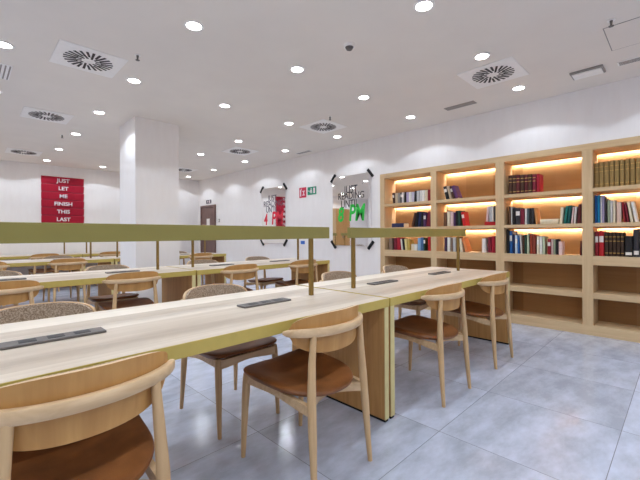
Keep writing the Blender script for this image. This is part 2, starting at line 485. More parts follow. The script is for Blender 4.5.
# bookcase -------------------------------------------------------------------
bc = thing('bookcase', 'tall oak bookcase of four lit bays built into the white wall', 'bookcase', (0, 0, 0))
XF, XBK = 4.985, 5.315
stiles = [(3.515, 3.600), (2.589, 2.679), (1.649, 1.753), (.722, .820), (-.205, -.114)]
for a, b in stiles:
    bm = new_bm(); add_box(bm, XF, XBK, a, b, .11, BZ-.075); obj('upright', bm, M['oak'], bc)
bm = new_bm(); add_box(bm, XF, XBK, BY0, BY1, BZ-.075, BZ); obj('top_board', bm, M['oak_h'], bc)
bm = new_bm(); add_box(bm, XF, XBK, BY0, BY1, 0.0, .11); obj('plinth', bm, M['oak_h'], bc)
bm = new_bm(); add_box(bm, XBK, XBK+.02, BY0, BY1, 0.0, BZ); obj('back_panel', bm, M['oak_back_shade'], bc)
bays = []
for k in range(4):
    y1, y0 = stiles[k][0], stiles[k+1][1]
    bays.append((y0, y1))
    for nm, z0, z1, xf in (('shelf', 1.604, 1.647, XF+.006), ('shelf', 1.214, 1.255, XF+.006), ('worktop_shelf', .786, .887, XF), ('shelf', .412, .475, XF+.006)):
        bm = new_bm(); add_box(bm, xf, XBK, y0, y1, z0, z1); obj(nm, bm, M['oak_h'], bc)
    for z in (BZ-.075, 1.604, 1.214):
        bm = new_bm(); add_box(bm, XBK-.034, XBK-.026, y0, y1, z-.020, z); obj('light_lip', bm, M['oak_h'], bc)
        bm = new_bm(); add_box(bm, XBK-.0255, XBK-.020, y0+.02, y1-.02, z-.015, z-.004)
        s = obj('led_strip', bm, M['led'], bc); s['label'] = 'warm white glowing light strip under a shelf'

# books ------------------------------------------------------------------------
SHELF_Z = {1: 1.647, 2: 1.255, 3: .887}
ORD = ['first','second','third','fourth','fifth','sixth','seventh','eighth','ninth','tenth','eleventh','twelfth','thirteenth',
       'fourteenth','fifteenth','sixteenth','seventeenth','eighteenth','nineteenth','twentieth']
BAYN = ['bay beside the mirror', 'second bay from the mirror', 'third bay from the mirror', 'fourth bay from the mirror']
SHN = {1: 'top shelf', 2: 'second shelf', 3: 'third shelf'}

def book_meshes(col, th, h, dp, kind):
    """spine faces -X, stands on z=0, centred on y=0: cover of two boards and a rounded spine, page block inside"""
    t = th/2; bd = min(.003, th*.16)
    bm = new_bm()
    prof = []
    n = 6
    for i in range(n+1):                    # rounded spine, outside
        a = PI/2 + PI*i/n
        prof.append((min(.010, t)*math.cos(a)*1.0, t*math.sin(a)))
    outer = [(dp, t)] + prof + [(dp, -t)]
    inner = [(dp, -t+bd), (bd+.002, -t+bd), (bd+.002, t-bd), (dp, t-bd)]
    loop = outer + inner
    lo = [bm.verts.new((x, y, 0)) for x, y in loop]
    hi = [bm.verts.new((x, y, h)) for x, y in loop]
    m_ = len(loop)
    for i in range(m_):
        j = (i+1) % m_
        bm.faces.new((lo[i], lo[j], hi[j], hi[i]))
    bm.faces.new(list(reversed(lo))); bm.faces.new(hi)
    cover = bm
    pb = new_bm()
    add_box(pb, bd+.003, dp-.004, -t+bd+.0004, t-bd-.0004, .004, h-.004)
    extra = None
    if kind in ('v', 'l', 'p'):
        extra = []
        zs = [(.12,.15),(.62,.65),(.80,.83)] if kind == 'v' else ([(.08,.22)] if kind == 'l' else [(.55,.80)])
        for a, b_ in zs:
            r = []
            for zz in (h*a, h*b_):
                r.append([((min(.010, t)+.0006)*math.cos(PI/2+PI*i/n), (t+.0004)*math.sin(PI/2+PI*i/n)*.97, zz) for i in range(n+1)])
            xb = new_bm()
            va = [xb.verts.new(p) for p in r[0]]; vb = [xb.verts.new(p) for p in r[1]]
            for i in range(n):
                xb.faces.new((va[i], va[i+1], vb[i+1], vb[i]))
            extra.append(xb)
    return cover, pb, extra

def rect(cy, z0, th, h, t):
    """corners of a leaning book in the YZ plane, lowest corner on z0; tilt>0 leans to -Y"""
    c, s = math.cos(t), math.sin(t)
    P = [(y*c - z*s, y*s + z*c) for y, z in ((-th/2,0),(th/2,0),(th/2,h),(-th/2,h))]
    mz = min(p[1] for p in P)
    return [(p[0]+cy, p[1]-mz+z0) for p in P], -mz

def hit(A, B):
    for P in (A, B):
        for i in range(4):
            e = (P[(i+1)%4][0]-P[i][0], P[(i+1)%4][1]-P[i][1]); nx = (-e[1], e[0])
            a = [q[0]*nx[0]+q[1]*nx[1] for q in A]; b = [q[0]*nx[0]+q[1]*nx[1] for q in B]
            if max(a) <= min(b)+1e-6 or max(b) <= min(a)+1e-6: break
        else: continue
        return False
    return True

rb = random.Random(3)
XSP = 5.05
per = {}
for b in BOOKS: per.setdefault((b[0], b[1]), []).append(b)
n_books = 0
for (bay, sh), L in sorted(per.items()):
    L = sorted(L, key=lambda b: (-b[2], b[7] != 'f'))
    y0, y1 = bays[bay-1]
    placed = []
    flat_top = None
    k = 0
    # narrow every book a touch so that neighbours never meet
    for (_, _, ya, yb, h, col, tilt, kind) in L:
        th = abs(ya-yb); cy = (ya+yb)/2; z0 = SHELF_Z[sh]; h = min(h, .312)
        t = math.radians(tilt)
        if kind == 'f':
            lay_h, lay_w = h, th
            R = [(cy-th/2, z0), (cy+th/2, z0), (cy+th/2, z0+h), (cy-th/2, z0+h)]
            off = 0
        else:
            if kind == 'o': z0 = z0 + flat_top + .0006
            th = max(.012, th - abs(math.sin(t))*h*.12 - .0025)
            cy += math.sin(t)*h*.5                        # measured at mid height
            for _try in range(400):
                R, off = rect(cy, z0, th, h, t)
                if min(p[0] for p in R) < y0+.001: 
                    cy += .001; 
                    R, off = rect(cy, z0, th, h, t)
                    th = max(.010, th-.001); t *= .9
                    R, off = rect(cy, z0, th, h, t)
                    if not any(hit(R, q) for q in placed): break
                    continue
                if max(p[0] for p in R) > y1-.001: cy -= .002; continue
                if any(hit(R, q) for q in placed): cy -= .001; continue
                break
            else:
                continue
        name = 'book'
        word = 'slim' if th < .034 else ('thick' if th > .052 else '')
        if kind == 'f':
            lab = f"{col} book lying flat on the {SHN[sh]} of the {BAYN[bay-1]}"
            cov, pb, ex = book_meshes(col, h-.001, th, .16, 's')
            o = obj(name, cov, BM[col]); p = obj('page_block', pb, M['page'], o)
            o.rotation_euler = (PI/2, 0, 0)               # lies on its side: height runs along Y
            o.location = (XSP+.01, cy+th/2, z0+h/2)
            flat_top = h
        else:

            lean = 'leaning ' if abs(t) > .06 else ''
            extra = {'v': ' with gilt bands', 'l': ' with a label near the foot'}.get(kind, '')
            head = f"{word+' ' if word else ''}{lean}{col} book{extra}".replace('  ', ' ')
            lab = f"{head}, {ORD[k]} from the mirror end, {SHN[sh]}, {BAYN[bay-1]}"
            if len(lab.split()) > 16:
                lab = f"{col} book, {ORD[k]} from the mirror end, {SHN[sh]}, {BAYN[bay-1]}"
            kd = kind
            if kind == 's' and th > .026 and rb.random() < .3: kd = 'p'
            dp = min(.20, max(.12, h*.72))
            cov, pb, ex = book_meshes(col, th-.0006, h-.001, dp, kd)
            o = obj(name, cov, BM[col]); obj('page_block', pb, M['page'], o)
            if ex is not None:
                for x_ in ex:
                    e = obj('gilt_band' if kind == 'v' else 'spine_label', x_, M['gold'] if kind == 'v' else M['paper'], o)
                    e['label'] = 'gilt band' if kind == 'v' else 'pale spine label'
            o.rotation_euler = (t, 0, 0)
            o.location = (XSP + rb.uniform(-.008, .008), cy, z0+off+.0004)
            k += 1
        tag(o, lab, 'book', f"books on the {SHN[sh]} of the {BAYN[bay-1]}")
        placed.append(R)
        n_books += 1
print('books placed', n_books)

# mirrors with hand lettering ----------------------------------------------------
def text_obj(name, s, size, m, parent, loc, rot, sx=1.0, ext=.001, off=0.0, shear=0.0, align='CENTER'):
    cu = bpy.data.curves.new(name, 'FONT')
    cu.body = s; cu.size = size; cu.extrude = ext; cu.offset = off; cu.shear = shear
    cu.align_x = align; cu.align_y = 'CENTER'; cu.resolution_u = 4
    tmp = bpy.data.objects.new(name+'_tmp', cu); C.objects.link(tmp)
    dg = bpy.context.evaluated_depsgraph_get(); dg.update()
    me = bpy.data.meshes.new_from_object(tmp.evaluated_get(dg))
    bpy.data.objects.remove(tmp); bpy.data.curves.remove(cu)
    me.name = name; me.materials.clear(); me.materials.append(m)
    o = bpy.data.objects.new(name, me); C.objects.link(o)
    o.parent = parent; o.location = loc; o.rotation_euler = rot; o.scale = (sx, 1, 1)
    return o
ROT_R = (PI/2, 0, -PI/2)       # reads from inside the room on the wall at +X
ROT_B = (PI/2, 0, 0)           # reads from inside the room on the back wall

def mirror(name, label, y, w, z0, z1, lines):
    t = thing(name, label, 'mirror', (XR, y, 0), 0, 'lettered mirrors on the white wall')
    bm = new_bm(); add_box(bm, -.020, -.012, -w/2, w/2, z0, z1); obj('mirror_glass', bm, M['glassmirror'], t)
    for sy, zz, sg in ((1, z1, 1), (-1, z1, -1), (1, z0, -1), (-1, z0, 1)):
        bm = new_bm()
        L_, W_ = .085, .022
        ang = math.radians(50)*sg
        # strap laid across the corner: image "/" is top towards -Y
        d1 = Vector((0, -math.cos(ang), math.sin(ang))); d2 = Vector((0, math.sin(ang), math.cos(ang)))
        cc = Vector((0, sy*(w/2-.012), zz - .012*(1 if zz == z1 else -1)))
        ring = []
        for x in (-.026, -.002):
            ring.append([cc + Vector((x,0,0)) + d1*(L_*a) + d2*(W_*b) for a, b in ((-1,-1),(1,-1),(1,1),(-1,1))])
        add_rings(bm, ring)
        # the strap straddles the pane: keep only clear of the glass by sitting in front
        bmesh.ops.translate(bm, verts=list(bm.verts), vec=(-.0, 0, 0))
        obj('corner_strap', bm, M['black'], t)
    for s, size, z, m, sx, off, shear, dy in lines:
        o = text_obj('lettering', s, size, m, t, (-.0215, dy, z), ROT_R, sx, .0008, off, shear)
    return t
mirror('mirror', 'frameless mirror with green painted hours on the wall beside the bookcase', 4.24, .90, .945, 2.215,
       [('JUST', .194, 1.955, M['ink'], .80, .001, 0, .0), ('READING', .172, 1.84, M['ink'], .85, .000, 0, .0),
        ('UNTIL', .207, 1.695, M['ink'], .72, .000, 0, .03), ('8', .37, 1.50, M['ink_green'], .75, .010, .15, .25), ('PM', .41, 1.52, M['ink_green'], .68, .010, .15, -.13)])
mirror('mirror', 'frameless mirror with red painted hours, between the door and the fire sign', 6.54, .88, .960, 2.215,
       [('JUST', .18, 1.976, M['ink_grey'], .85, .000, 0, .02), ('READING', .185, 1.85, M['ink_grey'], .90, .000, 0, .0),
        ('UNTIL', .19, 1.716, M['ink_grey'], .80, .000, 0, .05), ('4', .37, 1.49, M['ink_red'], .7, .008, .12, .28), ('PM', .40, 1.51, M['ink_red'], .8, .010, .12, -.15)])

# small wall signs
t = thing('fire_sign', 'square red fire equipment sign with white pictograms on the white wall', 'sign', (XR, 5.55, 2.015))
bm = new_bm(); add_box(bm, -.008, -.001, -.105, .105, -.105, .105); obj('sign_plate', bm, M['sign_red'], t)
bm = new_bm()
add_box(bm, -.010, -.0085, .045, .080, -.075, .06); add_box(bm, -.010, -.0085, .03, .05, .05, .085)
add_box(bm, -.010, -.0085, -.07, .01, .02, .035); add_box(bm, -.010, -.0085, -.07, .01, -.06, -.045); add_box(bm, -.010, -.0085, -.045, -.02, -.045, .02)
obj('pictogram', bm, M['letter'], t)
t = thing('exit_sign', 'green exit sign with white running figure beside the red fire sign', 'sign', (XR, 5.275, 2.03))
bm = new_bm(); add_box(bm, -.008, -.001, -.125, .125, -.078, .078); obj('sign_plate', bm, M['sign_green'], t)
bm = new_bm()
add_box(bm, -.010, -.0085, -.095, -.045, -.055, .055)
add_box(bm, -.010, -.0085, .0, .04, -.01, .025); add_cyl(bm, 0, 0, 0, .0001, .001, 6)
add_box(bm, -.010, -.0085, .03, .055, -.045, .0); add_box(bm, -.010, -.0085, -.01, .012, -.05, -.005); add_box(bm, -.010, -.0085, .005, .03, .032, .055)
add_box(bm, -.010, -.0085, .07, .105, -.008, .008)
obj('pictogram', bm, M['letter'], t)
bm = new_bm(); add_box(bm, -.008, -.001, -.062, .062, -.034, .034); bevel_all(bm, .002)
tag(obj('wall_plate', bm, M['sign_blue'], None, loc=(XR, 5.56, .985)), 'small blue plate on the white wall under the fire sign', 'plate')
t = thing('exit_sign', 'small dark exit sign on the wall above the brown door', 'sign', (XR, 9.56, 2.105))
bm = new_bm(); add_box(bm, -.012, -.001, -.14, .14, -.05, .05); obj('sign_plate', bm, M['ink_grey'], t)
bm = new_bm(); add_box(bm, -.0135, -.0122, -.09, -.03, -.035, .035); add_box(bm, -.0135, -.0122, .02, .07, -.02, .03); obj('pictogram', bm, M['letter'], t)
t = thing('light_switch', 'small grey light switch on the wall beside the brown door', 'switch', (XR, 8.98, 1.55))
bm = new_bm(); add_box(bm, -.010, -.001, -.04, .04, -.045, .045); bevel_all(bm, .002); obj('switch_plate', bm, M['grille'], t)
bm = new_bm(); add_box(bm, -.014, -.0102, -.018, .018, -.028, .028); obj('switch_rocker', bm, M['white'], t)

# red slogan board on the back wall
t = thing('slogan_sign', 'red slatted board with white capital letters on the back wall', 'sign', (1.665, YB, 0))
for i, wd in enumerate(['JUST', 'LET', 'ME', 'FINISH', 'THIS', 'LAST']):
    z1 = 2.515 - i*.179; z0 = z1 - .179
    bm = new_bm()
    r0 = [(-.41, -.014, z0+.018), (-.41, -.040, z1-.012), (-.41, -.036, z1-.001), (-.41, -.002, z1-.001), (-.41, -.002, z0+.018)]
    add_rings(bm, [r0, [(.41, p[1], p[2]) for p in r0]])
    sl = obj('slat', bm, M['red'], t)
    text_obj('lettering', wd, .118, M['letter'], t, (0, -.042, (z0+z1)/2), ROT_B, 1.02, .004, .003)
bm = new_bm(); add_box(bm, -.40, .40, -.010, -.001, 1.44, 2.51); obj('backing', bm, M['red_in_shade'], t)

# a tall oak locker unit on the back wall, which the mirror beside the bookcase reflects
t = thing('tall_cabinet', 'tall oak cabinet against the back wall, reflected in the mirror', 'cabinet', (-1.05, YB-.002, 0))
bm = new_bm(); add_box(bm, -.42, .42, -.40, 0, 0, 2.2); obj('body', bm, M['oak'], t)
for a, b in ((-.415, -.003), (.003, .415)):
    bm = new_bm(); add_box(bm, a, b, -.42, -.402, .08, 2.18); dd = obj('door', bm, M['slab'], t)
    hx = -.04 if a < 0 else .04
    bm = new_bm(); add_box(bm, hx-.008, hx+.008, -.445, -.4215, 1.0, 1.15); obj('handle', bm, M['steel'], dd)

# ------------------------------------------------------------------ tables
TW, TL = .87, 2.150
ROWS = [(1.712, 'first table row'), (4.29, 'second table row'), (7.37, 'third table row'), (9.70, 'table row along the back wall')]
def make_table(label, group):
    t = thing('library_table', label, 'table', (0, 0, 0), 0, group)
    hx, hy = TL/2, TW/2
    bm = new_bm(); add_box(bm, -hx+.005, hx-.005, -hy+.005, hy-.005, .712, .75); obj('table_top', bm, M['top'], t)
    # olive edge all the way round
    bm = new_bm()
    def loop(o, z): return [(-hx+o, -hy+o, z), (hx-o, -hy+o, z), (hx-o, hy-o, z), (-hx+o, hy-o, z)]
    add_rings(bm, [loop(.0052, .698), loop(0, .698), loop(0, .7495), loop(.0052, .7495)], cap=False)
    vr = None
    obj('edge_band', bm, M['olive'], t)
    bm = new_bm(); add_box(bm, -hx+.05, hx-.05, -hy+.03, hy-.03, .690, .7115); obj('under_frame', bm, M['slab'], t)
    for s in (-1, 1):
        x0, x1 = (hx-.043, hx-.002) if s > 0 else (-hx+.002, -hx+.043)
        bm = new_bm(); add_box(bm, x0, x1, -hy+.006, hy-.006, .016, .6975); p = obj('side_panel', bm, M['slab'], t)
        for ya, yb in ((-hy+.001, -hy+.0058), (hy-.0058, hy-.001)):
            bm = new_bm(); add_box(bm, x0+.0005, x1-.0005, ya, yb, .016, .6975)
            e = obj('panel_edge', bm, M['edge_pale'], p); e['label'] = 'pale olive edge of the side panel'
        bm = new_bm(); add_box(bm, x0+.004, x1-.004, -hy+.006, hy-.006, 0, .0155); obj('foot_strip', bm, M['black'], p)
    return t
# x of the two tables of each row
TX = (.778, 2.945)
SIDE = ('far from the bookcase', 'beside the bookcase')
protos = {}
tab = make_table('', 'long ash library tables')
first = True
for ri, (ry, rn) in enumerate(ROWS):
    for ti, tx in enumerate(TX):
        lab = ['long ash library table with olive edges in the first row, its end by the camera',
               'long ash library table with olive edges in the first row, closest to the bookcase',
               'long ash library table in the second row, behind the lamp bar, away from the mirrors',
               'long ash library table in the second row, its end towards the lettered mirrors',
               'long ash library table in the third row, away from the column and door side',
               'long ash library table in the third row, past the column, beside the door wall',
               'long ash library table against the back wall below the red slogan board',
               'long ash library table against the back wall, closest to the brown door'][ri*2+ti]
        if first:
            tab.location = (tx, ry, 0); tab['label'] = lab; first = False
        else:
            dup(tab, (tx, ry, 0), 0, lab)

# lamp bars ------------------------------------------------------------------
def make_lamp(label):
    t = thing('table_lamp', label, 'lamp', (0, 0, 0), 0, 'olive lamp bars on the tables')
    bm = new_bm(); add_box(bm, -.968, .968, -.016, .016, 1.116, 1.192); bevel_all(bm, .0015, 1); obj('lamp_bar', bm, M['bar'], t)
    for x in (-.92, .81):
        bm = new_bm(); add_box(bm, x-.0125, x+.0125, -.0125, .0125, .7505, 1.1158); bevel_all(bm, .002, 1); obj('post', bm, M['post'], t)
    return t
lam = make_lamp('long olive lamp bar on two posts on the first row table by the camera')
lam.location = (.79, 1.702, 0)
LL = ['long olive lamp bar on the first row table that reaches the bookcase',
      'olive lamp bar on the second row table away from the mirrors',
      'olive lamp bar on the second row table that ends before the mirrors',
      'olive lamp bar on the third row table below the red slogan board',
      'olive lamp bar on the third row table past the white column',
      'olive lamp bar on the back wall table below the red slogan board',
      'olive lamp bar on the back wall table beside the brown door']
spots = [(2.943, 1.702)] + [(x, y) for y, _ in ROWS[1:] for x in (.79, 2.943)]
for (x, y), lb in zip(spots, LL):
    dup(lam, (x, y, 0), 0, lb)

# power sockets let into the tops ------------------------------------------------
def make_socket(label):
    t = thing('power_socket', label, 'socket', (0, 0, 0), 0, 'grey power sockets on the tables')
    bm = new_bm(); add_box(bm, -.162, .162, -.040, .040, .7505, .760); bevel_all(bm, .002, 1); obj('socket_body', bm, M['socket'], t)
    for i in range(3):
        x = -.085+i*.085
        bm = new_bm(); add_box(bm, x-.026, x+.026, -.022, .022, .7602, .7615); obj('outlet', bm, M['socket_dark'], t)
    return t
ROWW = ['first', 'second', 'third', 'back wall']
SX = [(.25, 'before the chair at the camera end'), (1.225, 'before the chair by the table joint'), (2.41, 'just past the table joint'), (3.37, 'at the bookcase end')]
SX2 = ['at the end away from the mirrors', 'just before the table joint', 'just past the table joint', 'at the end by the wall of mirrors']
so = None
for ri, (ry, rn) in enumerate(ROWS[:3]):
    for i, (x, w) in enumerate(SX):
        lab = f"grey power socket strip, {ROWW[ri]} table row, {w if ri == 0 else SX2[i]}"
        loc = (x, ry-.025 if i < 2 or ri else ry+.005, 0)
        if so is None:
            so = make_socket(lab); so.location = loc
        else:
            dup(so, loc, 0, lab)

# chairs -----------------------------------------------------------------------
def seat_outline(k=1.0, n=40):
    """rounded trapezoid, wider in front (+Y), rounder behind"""
    pts = []
    for i in range(n):
        a = 2*PI*i/n
        c, s = math.cos(a), math.sin(a)
        e = .36 if s > 0 else .80
        x = math.copysign(abs(c)**e, c); y = math.copysign(abs(s)**e, s)
        w = .230 + .018*y
        pts.append((x*w*k, y*.242*k - .008))
    return pts

def make_chair(label):
    t = thing('dining_chair', label, 'chair', (0, 0, 0), 0, 'ash chairs with brown leather seats')
    AX, BY, YC, R0 = .276, .200, -.080, 0.0       # half ellipse in plan                     # plan circle of the back rail, its centre
    def arc(phi, r, z): return ((AX+r)*math.sin(phi), YC - (BY+r)*math.cos(phi), z)
    ZR = .714
    # front legs
    for s in (-1, 1):
        bm = new_bm()
        add_tube(bm, [(s*.206, .232, 0), (s*.205, .226, .12), (s*.202, .216, .30), (s*.199, .208, .41), (s*.198, .206, .437)], [.0115, .0145, .0195, .0205, .018], 16)
        obj('leg', bm, M['chair'], t, True)
    # rear legs run up to the back rail
    for s in (-1, 1):
        bm = new_bm()
        px, py = .170*s, YC-BY*math.cos(math.asin(.170/AX))
        add_tube(bm, [(s*.204, -.272, 0), (s*.200, -.262, .12), (s*.194, -.250, .30), (s*.189, -.242, .43), (s*.180, -.236, .58), (px, py+.0, ZR-.012)], [.0115, .0145, .0195, .020, .0165, .0135], 16)
        obj('leg', bm, M['chair'], t, True)
    # seat frame: four curved rails between the legs
    bm = new_bm()
    def rail(p, q, sag, h0, h1, wd=.011, n=10, bow=0.0):
        p, q = Vector(p), Vector(q); d = (q-p).normalized(); sd = Vector((-d.y, d.x, 0))*wd
        rings = []
        for i in range(n+1):
            u = i/n; c = p.lerp(q, u) + Vector((-d.y, d.x, 0))*(bow*math.sin(PI*u)**.7); top = c.z; hh = h0 + (h1-h0)*u + .0
            b = top - hh - sag*(1-math.cos(2*PI*(u-.0)))/2*-1.0
            rings.append([c-sd, c+sd, Vector((c.x+sd.x, c.y+sd.y, b)), Vector((c.x-sd.x, c.y-sd.y, b))])
        add_rings(bm, rings)
    rail((-.190,.217,.433), (.190,.217,.433), .016, .050, .050)
    rail((-.182,-.236,.392), (.182,-.236,.392), .012, .042, .042, bow=.085)
    for s in (-1, 1):
        rail((s*.197,.205,.433), (s*.188,-.236,.398), .014, .044, .044)
    obj('seat_frame', bm, M['chair_x'], t)
    # leather seat
    bm = new_bm()
    prof = [(.93, .4365), (1.0, .441), (1.012, .449), (.995, .4565), (.95, .460), (.75, .457), (.5, .449), (.25, .445)]
    rings = []
    for k, z in prof:
        r = []
        for x, y in seat_outline(k):
            lift = .016*max(0.0, (abs(x)/.25))**2 if z > .44 else 0
            r.append((x, y, z + lift - .030*(.234-y)/.484))
        rings.append(r)
    vr = [[bm.verts.new(p) for p in r] for r in rings]
    n = len(vr[0])
    for a, b in zip(vr[:-1], vr[1:]):
        for i in range(n):
            j = (i+1) % n; bm.faces.new((a[i], a[j], b[j], b[i]))
    bm.faces.new(list(reversed(vr[0])))
    ctr = bm.verts.new((0, -.008, .429))
    for i in range(n): bm.faces.new((vr[-1][i], vr[-1][(i+1) % n], ctr))
    obj('seat', bm, M['leather'], t, True)
    # back rail: rounded bow on the outside of the panel
    bm = new_bm(); rings = []
    PM = math.radians(72); N = 30
    for i in range(N+1):
        u = -1 + 2*i/N; phi = u*PM
        e = 1.0
        q = abs(u)
        hh = .0200*(1 - .25*q**4); ww = .0150*(1 - .25*q**4)
        if i in (0, N): hh *= .45; ww *= .45
        elif i in (1, N-1): hh *= .86; ww *= .86
        ring = []
        for k in range(12):
            a = 2*PI*k/12
            dr = math.copysign(abs(math.cos(a))**.6, math.cos(a))*ww
            dz = math.copysign(abs(math.sin(a))**.6, math.sin(a))*hh
            ring.append(arc(phi, R0+dr, ZR+dz))
        rings.append(ring)
    add_rings(bm, rings)
    obj('back_rail', bm, M['chair_x'], t, True)
    # bent back panel, lens shaped, inside the rail
    def lens(r_in, r_out, pm, up, dn, n=28, m=9, lean=.10, ez=0.0, pale=False):
        bm = new_bm()
        grid = {}
        for side, r in (('o', r_out), ('i', r_in)):
            for i in range(n+1):
                u = -1+2*i/n
                sh = (1-abs(u)**2.6)**.55
                for j in range(m+1):
                    v = j/m
                    zt = ZR + .014 + (up-.014)*sh - ez; zb = ZR - .014 - (dn-.014)*sh + ez
                    z = zb + (zt-zb)*v
                    grid[side, i, j] = bm.verts.new(arc(u*pm, r + (z-ZR)*lean, z))
        for i in range(n):
            for j in range(m):
                bm.faces.new((grid['o',i,j], grid['o',i+1,j], grid['o',i+1,j+1], grid['o',i,j+1]))
                bm.faces.new((grid['i',i,j], grid['i',i,j+1], grid['i',i+1,j+1], grid['i',i+1,j]))
        edge = []
        for i in range(n):
            edge.append(bm.faces.new((grid['o',i,0], grid['i',i,0], grid['i',i+1,0], grid['o',i+1,0])))
            edge.append(bm.faces.new((grid['o',i,m], grid['o',i+1,m], grid['i',i+1,m], grid['i',i,m])))
        for j in range(m):
            edge.append(bm.faces.new((grid['o',0,j], grid['o',0,j+1], grid['i',0,j+1], grid['i',0,j])))
            edge.append(bm.faces.new((grid['o',n,j], grid['i',n,j], grid['i',n,j+1], grid['o',n,j+1])))
        if pale:
            for f_ in edge: f_.material_index = 1
        return bm
    o = obj('back_panel', lens(R0-.027, R0-.013, math.radians(66), .082, .104, pale=True), M['ply'], t, True); o.data.materials.append(M['chair_x'])
    o = obj('back_pad', lens(R0-.040, R0-.0272, math.radians(65), .081, .102, ez=.0015), M['tweed'], t, True)
    o['label'] = 'grey brown tweed pad on the inside of the back'
    return t

NEAR, FAR = -.325, .36
CX_ = [.238, 1.240, 2.455, 3.395]
ch = None
def place(x, y, rz, label):
    global ch
    if ch is None:
        ch = make_chair(label); ch.location = (x, y, 0); ch.rotation_euler = (0, 0, rz)
        return ch
    return dup(ch, (x, y, 0), rz, label)
R = math.radians
lab1 = ['ash chair with brown leather seat close to the camera, cut by the frame edge',
        'ash chair with brown leather seat pulled out by the joint of the first row tables',
        'ash chair with brown leather seat just past the table joint, aisle side',
        'ash chair with brown leather seat at the bookcase end of the first row, aisle side']
rz1 = [R(1), R(3), R(0), R(0)]
for x, y, a, lb in zip(CX_, [1.362, 1.384, 1.396, 1.398], rz1, lab1):
    place(x, y, a, lb)
lab1f = ['ash chair with tweed back across the first table from the chair by the camera',
         'ash chair with tweed back and leather seat across the first table, by the joint',
         'ash chair with tweed back facing the aisle, just past the table joint',
         'ash chair with tweed back at the bookcase end, across the first row table']
for x, lb in zip([.27, 1.225, 2.47, 3.40], lab1f):
    place(x, ROWS[0][0]+FAR, PI, lb)
POS = ['away from the mirrors', 'before the table joint', 'past the table joint', 'at the mirror wall end']
CXR = [.22, 1.19, 2.40, 3.43]
for ri in (1, 2, 3):
    ry = ROWS[ri][0]
    rw = ['', 'second row', 'third row', 'back wall row'][ri]
    for i, x in enumerate(CXR):
        place(x, ry+NEAR-(.03 if ri == 3 else 0), R(random.uniform(-2, 2)), f"ash chair, wooden back to the camera, {rw}, {POS[i]}")
    if ri < 3:
        for i, x in enumerate([.20, 1.22, 2.42, 3.36]):
            if ri == 2 and False: continue
            place(x, ry+FAR, PI+R(random.uniform(-2, 2)), f"ash chair, tweed back over the {rw} table, {POS[i]}")

# ------------------------------------------------------------------ ceiling fittings
def make_downlight(label):
    t = thing('ceiling_light', label, 'downlight', (0, 0, 0), 0, 'round recessed ceiling downlights')
    bm = new_bm()
    n = 24
    def circ(r, z): return [(r*math.cos(2*PI*k/n), r*math.sin(2*PI*k/n), z) for k in range(n)]
    add_rings(bm, [circ(.074, -.0005), circ(.074, -.005), circ(.056, -.008), circ(.056, -.0005)], cap=False)
    obj('trim_ring', bm, M['white'], t, True)
    bm = new_bm(); add_cyl(bm, 0, 0, -.006, -.001, .0555, 24); e = obj('glowing_lens', bm, M['bulb'], t, True)
    return t
LPOW = 37.2
sd = bpy.data.lights.new('downlight_beam', 'SPOT')
sd.energy = LPOW; sd.spot_size = R(130); sd.spot_blend = .10; sd.shadow_soft_size = .05
sd.color = (.765, .875, 1.0)
# a reflector downlight: brightest straight down, weaker towards the edge of its beam
sd.use_nodes = True
lt = sd.node_tree; em = lt.nodes['Emission']
ltc = lt.nodes.new('ShaderNodeTexCoord'); lsp = lt.nodes.new('ShaderNodeSeparateXYZ')
lt.links.new(ltc.outputs['Normal'], lsp.inputs[0])
lz = mathn(lt, 'ABSOLUTE', lsp.outputs[2])
lt.links.new(mathn(lt, 'ADD', .22, mathn(lt, 'MULTIPLY', lz, .62)), em.inputs['Strength'])
LX = [-1.86, -.81, .25, 1.28, 2.34, 3.385, 4.42]
LY = [-1.45, -.075, 1.30, 2.67, 4.05, 5.41, 6.80, 8.20, 9.60]
dl = None
NX = {-1.86:'row far from the bookcase wall', -.81:'row past the table ends'}
for yi, y in enumerate(LY):
    for xi, x in enumerate(LX):
        if abs(x-2.34) < .1 and (5.2 < y < 6.0 or 8.0 < y < 8.4): continue
        cn = ['seventh','sixth','fifth','fourth','third','second','first'][xi]
        rn = ORD[yi]
        lab = f"round ceiling downlight, {cn} line from the mirror wall, {rn} counting towards the back wall"
        if dl is None:
            dl = make_downlight(lab); dl.location = (x, y, ZC); o = dl
        else:
            o = dup(dl, (x, y, ZC), 0, lab)
            continue
        lo = bpy.data.objects.new('beam', sd); C.objects.link(lo); lo.parent = o; lo.location = (0, 0, -.012)

def make_vent(label):
    t = thing('ceiling_vent', label, 'vent', (0, 0, 0), 0, 'square swirl air vents in the ceiling')
    bm = new_bm(); add_box(bm, -.262, .262, -.262, .262, -.008, -.0008); bevel_all(bm, .002, 1); obj('vent_plate', bm, M['white'], t)
    bm = new_bm()
    for k in range(24):
        a = 2*PI*k/24
        r0, r1 = (.055, .195) if k % 2 == 0 else (.095, .195)
        u = Vector((math.cos(a), math.sin(a), 0)); v = Vector((-math.sin(a), math.cos(a), 0))
        w0, w1 = .0085, .0105
        off = v*.012
        lo = [u*r0 - v*w0 + off, u*r1 - v*w1, u*r1 + v*w1, u*r0 + v*w0 + off]
        add_rings(bm, [[p + Vector((0,0,-.0105)) for p in lo], [p + Vector((0,0,-.0082)) for p in lo]])
    obj('swirl_grille', bm, M['vent_dark'], t)
    bm = new_bm(); add_cyl(bm, 0, 0, -.0105, -.0082, .02, 16); obj('hub', bm, M['white'], t)
    return t
